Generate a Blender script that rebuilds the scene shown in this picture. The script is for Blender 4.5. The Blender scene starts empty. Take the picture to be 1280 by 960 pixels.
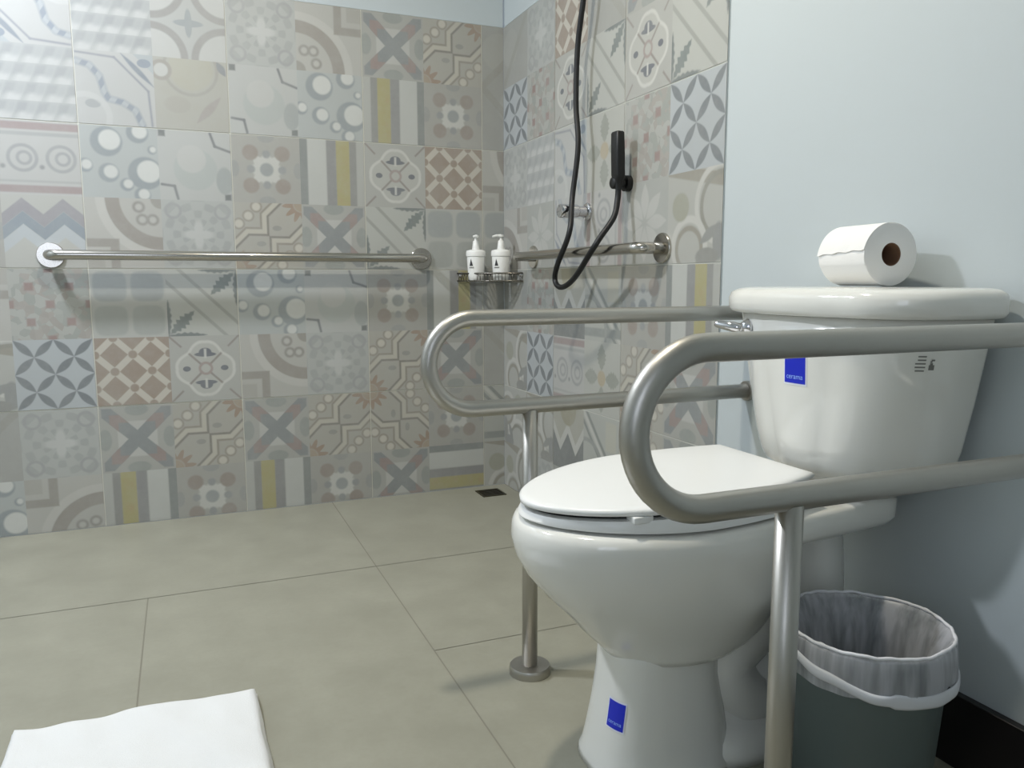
import bpy, bmesh, math, random
from mathutils import Vector, Matrix, noise
PI = math.pi
random.seed(7)
S = bpy.context.scene
COL = S.collection

# ------------------------------------------------------------------ node helpers
def lin(c):
    o = []
    for v in c[:3]:
        v = v / 255.0
        o.append(v / 12.92 if v <= 0.04045 else ((v + 0.055) / 1.055) ** 2.4)
    return (o[0], o[1], o[2], 1.0)

class NB:
    """a tiny expression builder for shader math nodes"""
    def __init__(self, name):
        self.m = bpy.data.materials.new(name)
        self.m.use_nodes = True
        self.t = self.m.node_tree
        self.t.nodes.clear()
        self.out = self.t.nodes.new('ShaderNodeOutputMaterial')
        self.b = self.t.nodes.new('ShaderNodeBsdfPrincipled')
        self.t.links.new(self.b.outputs[0], self.out.inputs[0])
    def put(self, sock, v):
        if isinstance(v, X): v = v.s
        if isinstance(v, (int, float, tuple, list)): sock.default_value = v
        else: self.t.links.new(v, sock)
    def math(self, op, a, b=None, c=None, clamp=False):
        n = self.t.nodes.new('ShaderNodeMath'); n.operation = op; n.use_clamp = clamp
        self.put(n.inputs[0], a)
        if b is not None: self.put(n.inputs[1], b)
        if c is not None: self.put(n.inputs[2], c)
        return X(self, n.outputs[0])
    def mix(self, f, a, b):
        n = self.t.nodes.new('ShaderNodeMix'); n.data_type = 'RGBA'; n.clamp_factor = True
        self.put(n.inputs[0], f); self.put(n.inputs[6], a); self.put(n.inputs[7], b)
        return n.outputs[2]
    def coord(self, kind):
        n = self.t.nodes.new('ShaderNodeTexCoord'); return n.outputs[kind]
    def uv(self):
        n = self.t.nodes.new('ShaderNodeSeparateXYZ')
        self.t.links.new(self.coord('UV'), n.inputs[0])
        return X(self, n.outputs[0]), X(self, n.outputs[1])
    def noise(self, scale, detail=3, rough=0.55, vec=None, kind='Object', off=None):
        n = self.t.nodes.new('ShaderNodeTexNoise')
        n.inputs['Scale'].default_value = scale; n.inputs['Detail'].default_value = detail
        n.inputs['Roughness'].default_value = rough
        v = vec if vec is not None else self.coord(kind)
        self.t.links.new(v, n.inputs['Vector'])
        return X(self, n.outputs[0])
    def bump(self, h, strength=0.2, dist=0.002):
        n = self.t.nodes.new('ShaderNodeBump')
        n.inputs['Strength'].default_value = strength; n.inputs['Distance'].default_value = dist
        self.put(n.inputs['Height'], h)
        self.t.links.new(n.outputs[0], self.b.inputs['Normal'])
    def set(self, **k):
        for a, v in k.items(): self.put(self.b.inputs[a.replace('_', ' ')], v)
        return self

class X:
    def __init__(s, nb, sock): s.n = nb; s.s = sock
    def __add__(s, o): return s.n.math('ADD', s, o)
    __radd__ = __add__
    def __sub__(s, o): return s.n.math('SUBTRACT', s, o)
    def __rsub__(s, o): return s.n.math('SUBTRACT', o, s)
    def __mul__(s, o): return s.n.math('MULTIPLY', s, o)
    __rmul__ = __mul__
    def __truediv__(s, o): return s.n.math('DIVIDE', s, o)
    def __neg__(s): return s.n.math('MULTIPLY', s, -1.0)
    def __abs__(s): return s.n.math('ABSOLUTE', s)
    def frac(s): return s.n.math('FRACT', s)
    def sin(s): return s.n.math('SINE', s)
    def cos(s): return s.n.math('COSINE', s)
    def sqrt(s): return s.n.math('SQRT', s)
    def mn(s, o): return s.n.math('MINIMUM', s, o)
    def mx(s, o): return s.n.math('MAXIMUM', s, o)
    def clamp(s): return s.n.math('ADD', s, 0.0, clamp=True)
    def m(s, w=0.012):                       # soft mask: 1 where s > 0
        return s.n.math('MULTIPLY_ADD', s, 0.5 / w, 0.5, clamp=True)

def mat(name, rgb, rough=0.5, metal=0.0, **k):
    n = NB(name); n.set(Base_Color=lin(rgb), Roughness=rough, Metallic=metal, **k)
    return n.m

# ------------------------------------------------------------------ patchwork tile patterns
WHITE = (222, 222, 214); CREAM = (205, 202, 190); PALE = (192, 194, 188); GREY = (158, 159, 153)
SLATE = (112, 121, 129); DARK = (98, 104, 106); BLUE = (138, 152, 164); GREEN = (150, 160, 150)
YELL = (182, 172, 96); TAN = (176, 163, 142); BROWN = (162, 140, 120); PINK = (168, 142, 134); INK = (96, 102, 116)

TILE_V = .82                                # glaze value of all patterns
class TP(NB):
    def __init__(self, name, base):
        super().__init__(name)
        self.u, self.v = self.uv()
        self.x = self.u - 0.5; self.y = self.v - 0.5
        self.ax = abs(self.x); self.ay = abs(self.y)
        self.c = lin(base)
    def r(self, cx=0.5, cy=0.5, sx=1.0, sy=1.0):
        a = (self.u - cx) * (1 / sx); b = (self.v - cy) * (1 / sy)
        return (a * a + b * b).sqrt()
    def lay(self, rgb, mask, k=1.0):
        self.c = self.mix(mask * k if k != 1.0 else mask, self.c, lin(rgb))
    def disc(self, rgb, cx, cy, rad, k=1.0, w=0.015): self.lay(rgb, (rad - self.r(cx, cy)).m(w), k)
    def ell(self, rgb, cx, cy, sx, sy, k=1.0): self.lay(rgb, (1 - self.r(cx, cy, sx, sy)).m(0.1), k)
    def ring(self, rgb, cx, cy, rad, t, k=1.0): self.lay(rgb, (t - abs(self.r(cx, cy) - rad)).m(), k)
    def band(self, rgb, e, lo, hi, k=1.0): self.lay(rgb, ((hi - lo) / 2 - abs(e - (lo + hi) / 2)).m(), k)
    def box(self, rgb, cx, cy, hx, hy, k=1.0): self.lay(rgb, (hx - abs(self.u - cx)).mn(hy - abs(self.v - cy)).m(), k)
    def seg(self, rgb, x0, y0, x1, y1, t, k=1.0):
        dx, dy = x1 - x0, y1 - y0; L = dx * dx + dy * dy
        h = ((self.u - x0) * (dx / L) + (self.v - y0) * (dy / L)).clamp()
        a = self.u - x0 - h * dx; b = self.v - y0 - h * dy
        self.lay(rgb, (t - (a * a + b * b).sqrt()).m(), k)
    def leaf(self, rgb, x0, y0, x1, y1, w, jag=0.0, k=1.0):
        dx, dy = x1 - x0, y1 - y0; L = math.hypot(dx, dy)
        t = (self.u - x0) * (dx / L / L) + (self.v - y0) * (dy / L / L)
        d = abs((self.u - x0) * (dy / L) - (self.v - y0) * (dx / L))
        prof = (t * PI).sin() * w
        if jag: prof = prof * (1 - jag * (t * 40).sin())
        inside = t.m(0.01) * (1 - t).m(0.01)
        self.lay(rgb, (prof - d).m() * inside, k)
    def done(self, wear_glare=0.32, base=PALE):
        wear_glare = wear_glare + .22  # on top of real wear, extra fading paints in the glare over the tiles
        n1 = self.noise(9, 4, 0.65); n2 = self.noise(60, 3, 0.6)
        f = ((n1 - 0.42) * 1.6).clamp() * wear_glare + ((n2 - 0.45) * 1.5).clamp() * 0.22
        c = self.mix(f, self.c, lin(base))
        n3 = self.noise(3.2, 3, 0.5)
        c = self.mix(((n3 - 0.35) * 0.8).clamp() * 0.35, c, lin((150, 150, 144)))
        hs = self.t.nodes.new('ShaderNodeHueSaturation'); hs.inputs['Saturation'].default_value = .85; hs.inputs['Value'].default_value = TILE_V
        self.t.links.new(c, hs.inputs['Color']); c = self.mix(.26, hs.outputs[0], lin((152, 153, 148)))
        self.set(Base_Color=c, Roughness=0.46)
        self.b.inputs['Specular IOR Level'].default_value = 0.5
        self.bump(n2, 0.06, 0.001)
        return self.m

def tri(e, k): return abs((e * k).frac() - 0.5) * 2

def P_vesica():
    p = TP('tile_vesica', (190, 198, 203)); a = tri(p.u, 2); b = tri(p.v, 2)
    p.lay(SLATE, (((a + b) * (PI / 2)).sin() * 0.30 - abs(a - b)).m(0.05)); return p.done(0.2)
def P_diamond():
    p = TP('tile_diamond', BROWN); a = tri(p.u, 2); b = tri(p.v, 2)
    p.lay((214, 206, 190), (0.26 - abs(a + b - 1)).m(0.04))
    for q in ((0, 1), (1, 0)):
        p.lay(BROWN, (0.24 - ((a - q[0]) * (a - q[0]) + (b - q[1]) * (b - q[1])).sqrt()).m(0.04))
    return p.done(0.28)
def P_medal():
    p = TP('tile_medallion', (196, 196, 188)); r = p.r()
    ang = p.math('ARCTAN2', p.y, p.x); rr = 0.37 + (ang * 4).cos() * 0.035 + abs((ang * 4).sin()) * 0.02
    p.lay((178, 178, 172), (r - rr).m(0.02), 0.6); p.lay(WHITE, (0.022 - abs(r - rr)).m())
    dd = abs(p.ax - p.ay)
    p.lay((150, 140, 132), (0.022 - dd).mn(r - 0.07).mn(0.33 - r).m())
    p.lay((150, 140, 132), (0.02 - dd).mn(r - 0.47).m())
    for s in (-1, 1):
        p.ell(INK, 0.5, 0.5 + s * 0.215, 0.155, 0.035); p.ell(INK, 0.5, 0.5 + s * 0.25, 0.09, 0.065); p.box(WHITE, 0.5, 0.5 + s * 0.23, 0.016, 0.07)
        p.ell(INK, 0.5 + s * 0.27, 0.5, 0.055, 0.04)
    p.ring((170, 150, 144), 0.5, 0.5, 0.085, 0.018); return p.done(0.2)
def P_stripe():
    p = TP('tile_stripes', (190, 191, 184))
    for lo, hi, c in ((0.12, 0.24, (150, 150, 146)), (0.23, 0.45, YELL), (0.44, 0.59, (148, 148, 148)), (0.6, 0.885, (206, 208, 202)), (0.885, 1.05, (138, 144, 142))): p.band(c, p.u, lo, hi)
    n = p.noise(26, 3); p.lay((190, 150, 96), ((0.07 - abs(p.u - 0.34)).m(0.03)) * ((n - 0.5) * 4).clamp(), 0.5); return p.done(0.2)
def P_rosette():
    p = TP('tile_rosette', (178, 176, 168)); r = p.r(); ang = p.math('ARCTAN2', p.y, p.x)
    p.lay((216, 216, 208), (0.235 + (ang * 8).cos() * 0.035 - r).m(0.02)); p.disc((160, 166, 166), .5, .5, .10)
    for sx in (-1, 1):
        for sy in (-1, 1): p.disc((160, 146, 134), .5 + sx * .235, .5 + sy * .245, .115)
        p.disc((156, 160, 160), .5 + sx * .23, .5, .06); p.disc((156, 160, 160), .5, .5 + sx * .23, .06)
        p.ell((164, 166, 162), .5, .5 + sx * .47, .12, .07); p.ell((164, 166, 162), .5 + sx * .47, .5, .07, .12)
    return p.done(0.3)
def P_cross():
    p = TP('tile_cross', (180, 179, 172)); r = p.r(); dd = abs(p.ax - p.ay)
    m = p.ax.mx(p.ay)
    p.lay((208, 208, 202), (0.27 - m).m() , 0.8)
    p.lay((140, 146, 148), (0.13 - dd).mn(0.47 - m).m()); p.lay((160, 136, 130), (0.13 - dd).mn(0.37 - m).mn(m - 0.25).m())
    for s in (-1, 1):
        p.ell((156, 162, 156), .5, .5 + s * .44, .16, .09); p.ell((156, 162, 156), .5 + s * .44, .5, .09, .16)
    return p.done(0.3)
def P_star():
    p = TP('tile_star', (184, 180, 168)); L1 = (128, 122, 112)
    for a, b in ((p.u, 1 - p.v), (1 - p.u, p.v)):
        d = a.mx(b).mn((a + b) * 0.707)
        p.band((206, 200, 182), d, 0.40, 0.47); p.band(L1, d, 0.47, 0.50); p.band((150, 140, 124), d, 0.37, 0.395)
    for cx, cy in ((.2, .8), (.8, .2), (.06, .68), (.32, .94), (.94, .32), (.68, .06)): p.disc((150, 140, 124), cx, cy, .085); p.disc((214, 208, 192), cx, cy, .062)
    for cx, cy, a in ((0, 0, p.math('ARCTAN2', p.v, p.u)), (1, 1, p.math('ARCTAN2', 1 - p.v, 1 - p.u))):
        r = p.r(cx, cy); p.lay((166, 138, 112), (0.235 + (a * 12).sin() * 0.06 - r).mn(r - 0.13).m()); p.lay((176, 156, 130), (.12 - r).m())
    for s in (-1, 1): p.ell((160, 160, 152), .5 + s * .12, .5 + s * .12, .07, .04)
    return p.done(0.25)
def P_arcs():
    p = TP('tile_arcs', (194, 192, 184)); r = p.r(0, 0)
    p.band((160, 152, 142), r, .55, .74); p.band((206, 204, 196), r, .74, .86)
    d = (1 - p.u).mx(1 - p.v); p.band((160, 154, 144), d, .30, .42); p.lay((172, 168, 158), (.22 - d).m(), .6)
    for cx, cy in ((.12, .3), (.3, .12), (.26, .3)): p.disc((154, 150, 142), cx, cy, .085); p.disc((200, 198, 190), cx, cy, .045)
    p.lay((160, 156, 146), (.14 - r).m()); return p.done(0.3)
def P_leaf():
    p = TP('tile_leaf', (196, 198, 190)); e = p.u + p.v - 1
    for o in (-.18, .18): p.band((166, 168, 160), e, o - .035, o + .035)
    for a in (0, 1):
        f = (lambda q: 1 - q) if a else (lambda q: q)
        p.leaf((118, 130, 128), f(.97), f(.97), f(.62), f(.62), .075, .25); p.leaf((112, 122, 122), f(.99), f(1.02), f(.985), f(.45), .04, .2); p.leaf((112, 122, 122), f(1.02), f(.99), f(.45), f(.985), .04, .2)
    return p.done(0.15)
def P_circles():
    p = TP('tile_circles', (186, 192, 190))
    for cx, cy, r in ((.36, .80, .17), (.85, .38, .19), (.36, .36, .11), (.58, .20, .075), (.76, .94, .12), (.78, .06, .09), (.06, .45, .08), (.93, .7, .05)):
        p.disc((150, 160, 164), cx - r * .16, cy - r * .1, r * 1.22); p.disc((222, 224, 218), cx + r * .08, cy + r * .05, r * .82)
    return p.done(0.15)
def P_bracket():
    p = TP('tile_bracket', (196, 198, 194)); c = (120, 124, 128)
    p.disc((186, 192, 188), .5, .45, .3); p.disc((202, 203, 198), .45, .6, .2)
    for s in ((.72, .98, .78, .80), (.78, .80, .99, .73), (.03, .22, .2, .2), (.2, .2, .24, .02)): p.seg(c, *s, .018)
    p.box((112, 118, 118), .06, .95, .045, .045); p.box((112, 118, 118), .94, .06, .045, .045); p.ell((170, 176, 174), .9, .3, .12, .2); return p.done(0.2)
def P_cubes():
    p = TP('tile_cubes', (188, 191, 189)); row = p.math('FLOOR', p.v * 4); fb = (p.v * 4).frac()
    fa = (p.u * 4 + row * 0.5 + (fb - .5) * -.35).frac()
    p.lay((164, 168, 170), (.27 - abs(fa - .3)).m(.1) * (.34 - abs(fb - .62)).m(.12), .8); p.lay((212, 214, 211), (.36 - abs(fa - .62)).m(.14) * (.24 - abs(fb - .16)).m(.12), .9)
    p.lay((174, 178, 180), (.2 - abs(fa - .8)).m(.12) * (.3 - abs(fb - .6)).m(.12), .6); return p.done(0.4)
def P_chain():
    p = TP('tile_chain', (198, 199, 196)); prev = None
    pts = [(.02, .84), (.18, .80), (.30, .66), (.35, .45), (.40, .36), (.58, .32), (.74, .22), (.82, .02)]
    wv = (p.u * 34 - p.v * 22).sin().m(.3)
    m = None
    for (x0, y0), (x1, y1) in zip(pts, pts[1:]):
        dx, dy = x1 - x0, y1 - y0; L = dx * dx + dy * dy
        h = ((p.u - x0) * (dx / L) + (p.v - y0) * (dy / L)).clamp(); a = p.u - x0 - h * dx; b = p.v - y0 - h * dy
        d = (a * a + b * b).sqrt(); m = d if m is None else m.mn(d)
    p.lay((142, 154, 168), (.045 - m).m(.02)); p.lay((206, 210, 210), (.035 - m).m(.02) * wv, .6)
    for sg in ((.02, .96, .5, .93), (.5, .93, .92, .5), (.92, .5, .95, .02)): p.seg((148, 152, 162), *sg, .014)
    p.leaf((130, 142, 156), .58, 1.0, 1.0, .56, .035); p.lay((172, 184, 190), ((p.u + p.v) - 1.74).m(), .7); p.ell((136, 150, 166), .88, .88, .09, .06)
    p.ell((172, 176, 176), .2, .28, .1, .06); p.ring((212, 214, 210), .1, .1, .3, .04, .6); return p.done(0.2)
def P_wash():
    p = TP('tile_washed_tan', (184, 182, 170)); p.ring((164, 162, 152), .5, .86, .36, .022, .7); p.disc((188, 184, 160), .5, .86, .3, .6); p.disc((204, 204, 198), .1, .82, .1); p.ring((166, 160, 150), .1, .82, .12, .025)
    p.leaf((170, 162, 154), .55, .1, .9, .5, .06); p.ell((176, 172, 160), .3, .35, .18, .12, .6); p.leaf((140, 146, 150), .86, 1.0, .98, .8, .05); return p.done(0.4)
def P_scroll():
    p = TP('tile_scroll', (198, 198, 194))
    for lo, hi, c in ((.88, .98, (168, 148, 146)), (.80, .85, (176, 178, 176)), (.03, .13, (168, 148, 146)), (.17, .20, (180, 181, 178))): p.band(c, p.v, lo, hi)
    for cx in (.3, .77): p.ring((168, 170, 170), cx, .5, .17, .022); p.ring((168, 170, 170), cx + .02, .5, .08, .02)
    for cx in (.06, .53): p.disc((150, 152, 152), cx, .38, .03)
    return p.done(0.2)
def P_chev():
    p = TP('tile_chevron', (196, 196, 188)); z = tri(p.u, 2) * 0.22
    e = p.v - (0.22 - z) 
    p.band((160, 156, 162), e, .56, .74); p.band((140, 154, 166), e, .38, .56); p.band((196, 204, 208), e, .20, .38); return p.done(0.22)
def P_zig():
    p = TP('tile_zigzag', (180, 178, 164)); z = tri(p.u, 2) * 0.3
    p.lay((122, 126, 126), (.28 + z - p.v).m()); p.band((204, 204, 196), p.v - z, .28, .44); p.disc((162, 156, 128), .5, .95, .26); return p.done(0.2)
def P_lace():
    p = TP('tile_lace', (188, 191, 187)); r = p.r(); ang = p.math('ARCTAN2', p.y, p.x)
    w = (ang * 8).cos() * (r * 26).sin()
    p.lay((166, 170, 168), (w - .15).m(.2), .7); p.lay((206, 208, 204), (.15 + (ang * 4).cos() * .05 - r).m(.03))
    for sx in (.16, .84):
        for sy in (.16, .84): p.ring((168, 170, 170), sx, sy, .1, .02)
    return p.done(0.35)
def P_quatre():
    p = TP('tile_quatre', (190, 192, 188))
    for cx in (0, 1):
        for cy in (0, 1): p.disc((204, 205, 200), cx, cy, .38); p.ring((162, 160, 156), cx, cy, .43, .05)
    p.ell((158, 166, 168), .5, .5, .05, .2); p.ell((158, 166, 168), .5, .5, .2, .05); return p.done(0.3)
def P_dots():
    p = TP('tile_dots', (184, 185, 178))
    n = p.t.nodes.new('ShaderNodeTexVoronoi'); n.inputs['Scale'].default_value = 11; p.t.links.new(p.coord('UV'), n.inputs['Vector'])
    g = p.t.nodes.new('ShaderNodeSeparateColor'); p.t.links.new(n.outputs['Color'], g.inputs[0])
    p.lay((158, 164, 156), (X(p, g.outputs[0]) - .5).m(.05), .8); p.lay((172, 160, 150), (X(p, g.outputs[1]) - .7).m(.05), .7)
    for cx, cy in ((.25, .75), (.75, .75), (.5, .5), (.25, .25), (.75, .25), (0, .5), (1, .5), (.5, 0), (.5, 1)): p.box((156, 122, 116), cx, cy, .055, .055)
    return p.done(0.2)
def P_squares():
    p = TP('tile_squares', (194, 195, 188)); a = (p.u * 2).frac() - .5; b = (p.v * 2).frac() - .5
    r = (abs(a).mx(.0) * abs(a) * abs(a) * abs(a) + abs(b) * abs(b) * abs(b) * abs(b)).sqrt()
    p.lay((172, 176, 170), (.19 - r).m(.03)); p.lay((160, 168, 172), (.19 - r).m(.03) * (p.y.m(.02)), .5); return p.done(0.3)
def P_flower():
    p = TP('tile_flower', (194, 195, 186)); c = (158, 162, 150)
    for dx, dy in ((0, 1), (0, -1), (1, 0), (-1, 0)): p.leaf(c, .5 + dx * .1, .5 + dy * .1, .5 + dx * .48, .5 + dy * .48, .11, .12)
    p.disc((190, 172, 136), .5, .5, .11); return p.done(0.25)
def P_petal():
    p = TP('tile_petal', (178, 180, 174))
    for k in range(8):
        a = k * PI / 4; p.leaf((200, 200, 194), .5 + .05 * math.cos(a), .5 + .05 * math.sin(a), .5 + .47 * math.cos(a), .5 + .47 * math.sin(a), .085)
    return p.done(0.35)
def P_curl():
    p = TP('tile_curl', (190, 190, 182))
    p.band((160, 154, 138), p.v + p.u * .2, .98, 1.12); p.ring((214, 213, 205), .95, .62, .40, .035); p.ring((150, 148, 134), .97, .6, .33, .03); p.ring((214, 213, 205), .42, .18, .30, .04); p.ring((158, 152, 136), .42, .15, .23, .03)
    p.disc((170, 170, 150), .25, .62, .16); p.ell((150, 152, 150), .95, .22, .1, .2); p.ell((150, 150, 144), .75, .06, .2, .1); p.leaf((150, 152, 148), .62, .2, .95, .4, .06); return p.done(0.2)
def P_fret():
    p = TP('tile_fret', (186, 188, 180)); e = p.u + p.v
    for lo, c in ((.82, (140, 146, 142)), (.95, (208, 208, 200)), (1.06, (140, 146, 142))): p.band(c, e, lo, lo + .08)
    p.box((196, 194, 176), .78, .74, .14, .2); p.band((146, 152, 148), p.v, .06, .18); p.ring((156, 160, 156), .1, .1, .5, .03); return p.done(0.3)
def P_grey():
    p = TP('tile_plain', (172, 172, 166)); p.disc((186, 186, 178), .3, .6, .3, .6); p.band((160, 158, 146), p.u - p.v, -.1, .06, .6); return p.done(0.4)
PAT = dict(V=P_vesica, D=P_diamond, M=P_medal, S=P_stripe, R=P_rosette, X=P_cross, T=P_star, A=P_arcs, L=P_leaf, C=P_circles, B=P_bracket, K=P_cubes,
           H=P_chain, O=P_scroll, Z=P_chev, z=P_zig, N=P_lace, Q=P_quatre, d=P_dots, q=P_squares, F=P_flower, P=P_petal, W=P_wash, U=P_curl, f=P_fret, G=P_grey)

# ------------------------------------------------------------------ other materials
def wall_paint():
    n = NB('blue_wall_paint'); a = n.noise(140, 2); b = n.noise(2.0, 2)
    n.set(Base_Color=n.mix(b * .25, lin((189, 197, 199)), lin((184, 193, 196))), Roughness=0.6); n.bump(a, 0.08, 0.001); return n.m
def floor_tile():
    n = NB('beige_floor_tile'); a = n.noise(7, 5, .65); b = n.noise(90, 3, .6); c = n.noise(1.4, 2)
    col = n.mix(((a - .35) * 1.6).clamp(), lin((137, 136, 122)), lin((156, 155, 140)))
    col = n.mix(((b - .45) * 2).clamp() * .35, col, lin((132, 130, 114)))
    col = n.mix(c * .2, col, lin((150, 146, 132)))
    n.set(Base_Color=col, Roughness=a * .2 + .38); n.b.inputs['Specular IOR Level'].default_value = .35; n.bump(b, .1, .001); return n.m
def steel(name, rgb, rough, streak=0.06):
    n = NB(name); a = n.noise(220, 2); b = n.noise(6, 3)
    n.set(Base_Color=n.mix(b * .5, lin(rgb), lin(tuple(int(v * .86) for v in rgb))), Metallic=1.0, Roughness=a * streak + rough); return n.m
def ceramic():
    n = NB('white_ceramic'); n.set(Base_Color=lin((226, 226, 220)), Roughness=0.12, Coat_Weight=.4, Coat_Roughness=.05); return n.m
def cloth():
    n = NB('white_towelling'); a = n.noise(420, 2); b = n.noise(14, 3)
    n.set(Base_Color=n.mix(b * .3, lin((216, 217, 216)), lin((204, 206, 206))), Roughness=.9); n.bump(a, .35, .002); return n.m
def liner_mat():
    n = NB('translucent_bag'); t = n.t
    tr = t.nodes.new('ShaderNodeBsdfTransparent'); ts = t.nodes.new('ShaderNodeBsdfTranslucent'); ts.inputs[0].default_value = lin((214, 216, 220))
    n.set(Base_Color=lin((214, 215, 220)), Roughness=.35)
    m1 = t.nodes.new('ShaderNodeMixShader'); m1.inputs[0].default_value = .35; t.links.new(n.b.outputs[0], m1.inputs[1]); t.links.new(ts.outputs[0], m1.inputs[2])
    m2 = t.nodes.new('ShaderNodeMixShader'); t.links.new(m1.outputs[0], m2.inputs[1]); t.links.new(tr.outputs[0], m2.inputs[2])
    mp = t.nodes.new('ShaderNodeMapping'); mp.inputs['Scale'].default_value = (26, 26, 3); t.links.new(n.coord('Object'), mp.inputs[0])
    f = ((n.noise(1.6, 3, .6, mp.outputs[0]) - .4) * 2.6).clamp() * .62 + .18; t.links.new(f.s, m2.inputs[0])
    t.links.new(m2.outputs[0], n.out.inputs[0]); return n.m
def emis(name, rgb, s):
    n = NB(name); n.set(Base_Color=lin(rgb), Emission_Color=lin(rgb), Emission_Strength=s, Roughness=.5); return n.m
def paper():
    n = NB('tissue_paper'); a = n.noise(300, 2); n.set(Base_Color=lin((236, 235, 232)), Roughness=.95); n.bump(a, .2, .001); return n.m

M = dict(paint=wall_paint(), floor=floor_tile(), grout_floor=mat('floor_grout', (126, 123, 110), .8), grout=mat('wall_grout', (206, 206, 196), .7),
         steel=steel('satin_steel', (188, 185, 178), .36), bar=steel('polished_bar_steel', (196, 192, 184), .15), chrome=steel('chrome', (225, 225, 228), .05, .02),
         ceramic=ceramic(), seat=mat('white_seat_plastic', (232, 233, 231), .28), cloth=cloth(), liner=liner_mat(), paper=paper(),
         card=mat('brown_card_core', (104, 76, 56), .9), bin=mat('grey_green_plastic', (92, 104, 104), .45), black=mat('matt_black', (14, 15, 16), .45),
         hose=mat('black_hose', (9, 10, 12), .5), base=mat('black_baseboard', (26, 24, 24), .4), white=mat('white_plastic', (232, 232, 228), .35),
         blue=mat('blue_sticker', (14, 36, 190), .4), ink=mat('dark_print', (60, 60, 62), .6), print=mat('grey_print', (120, 120, 116), .6), stick=mat('sticker_white', (225, 228, 240), .4), txt=mat('sticker_text', (150, 185, 255), .4),
         ceil=mat('white_ceiling_paint', (226, 228, 226), .7), drain=steel('dark_drain_steel', (96, 92, 78), .4), hole=mat('black_slot', (12, 12, 10), .8),
         wire=steel('dark_wire', (120, 116, 108), .22), gap=mat('gap_shade', (40, 40, 40), .7), trim=mat('white_trim', (220, 222, 222), .5))

# ------------------------------------------------------------------ object helpers
def link(name, me, parent=None, mats=(), smooth=True):
    for m in mats: me.materials.append(m)
    if smooth:
        for p in me.polygons: p.use_smooth = True
    o = bpy.data.objects.new(name, me); COL.objects.link(o)
    if parent is not None: o.parent = parent
    return o
def from_bm(name, bm, m, parent=None, smooth=True, loc=(0, 0, 0)):
    bmesh.ops.recalc_face_normals(bm, faces=bm.faces[:])
    if parent is not None: bmesh.ops.translate(bm, verts=bm.verts[:], vec=-Vector(parent.location))
    me = bpy.data.meshes.new(name); bm.to_mesh(me); bm.free()
    o = link(name, me, parent, m if isinstance(m, (list, tuple)) else (m,), smooth)
    return o
def weighted(o, ang=40):
    o.data.set_sharp_from_angle(angle=math.radians(ang)); return o
def thing(name, loc, label, cat, group=None):
    o = bpy.data.objects.new(name, None); o.location = loc; o.empty_display_size = .05; COL.objects.link(o)
    return tag(o, label, cat, group)
def tag(o, label, cat, group=None, kind=None):
    o['label'] = label; o['category'] = cat
    if group: o['group'] = group
    if kind: o['kind'] = kind
    return o
def struct(o): o['kind'] = 'structure'; return o

def grid_face(bm, rings, closed=True, cap0=True, cap1=True):
    """rings: list of lists of Vectors, same length"""
    V = [[bm.verts.new(p) for p in r] for r in rings]; n = len(V[0])
    for a, b in zip(V, V[1:]):
        for i in range(n if closed else n - 1):
            j = (i + 1) % n; bm.faces.new((a[i], a[j], b[j], b[i]))
    if cap0: bm.faces.new(V[0][::-1])
    if cap1: bm.faces.new(V[-1])
    return V
def tube(bm, pts, rad, n=16, closed=False, cap=True):
    pts = [Vector(p) for p in pts]; N = len(pts); rads = rad if isinstance(rad, (list, tuple)) else [rad] * N
    T = []
    for i in range(N):
        a = pts[(i - 1) % N] if closed or i > 0 else pts[i]; b = pts[(i + 1) % N] if closed or i < N - 1 else pts[i]
        T.append((b - a).normalized())
    up = Vector((0, 0, 1)) if abs(T[0].z) < .9 else Vector((1, 0, 0))
    nrm = (up - T[0] * up.dot(T[0])).normalized(); rings = []
    for i in range(N):
        if i: nrm = (nrm - T[i] * nrm.dot(T[i])).normalized()
        bn = T[i].cross(nrm)
        rings.append([pts[i] + (nrm * math.cos(2 * PI * k / n) + bn * math.sin(2 * PI * k / n)) * rads[i] for k in range(n)])
    if closed: rings.append(rings[0]); 
    if closed:
        V = [[bm.verts.new(p) for p in r] for r in rings[:-1]]
        for i in range(N):
            a, b = V[i], V[(i + 1) % N]
            for k in range(n): bm.faces.new((a[k], a[(k + 1) % n], b[(k + 1) % n], b[k]))
    else: grid_face(bm, rings, True, cap, cap)
def lathe(bm, prof, c=(0, 0, 0), ax=(0, 0, 1), n=32, cap0=True, cap1=True):
    """prof: (radius, distance along axis)"""
    c = Vector(c); a = Vector(ax).normalized(); up = Vector((0, 0, 1)) if abs(a.z) < .9 else Vector((1, 0, 0))
    e1 = (up - a * up.dot(a)).normalized(); e2 = a.cross(e1)
    rings = [[c + a * z + (e1 * math.cos(2 * PI * k / n) + e2 * math.sin(2 * PI * k / n)) * max(r, 1e-5) for k in range(n)] for r, z in prof]
    grid_face(bm, rings, True, cap0, cap1)
def box(bm, lo, hi, bev=0):
    x0, y0, z0 = lo; x1, y1, z1 = hi
    v = [bm.verts.new(p) for p in ((x0, y0, z0), (x1, y0, z0), (x1, y1, z0), (x0, y1, z0), (x0, y0, z1), (x1, y0, z1), (x1, y1, z1), (x0, y1, z1))]
    f = [bm.faces.new([v[i] for i in q]) for q in ((3, 2, 1, 0), (4, 5, 6, 7), (0, 1, 5, 4), (1, 2, 6, 5), (2, 3, 7, 6), (3, 0, 4, 7))]
    if bev:
        es = list({e for q in f for e in q.edges}); bmesh.ops.bevel(bm, geom=es, offset=bev, segments=3, affect='EDGES', profile=.5)
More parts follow.
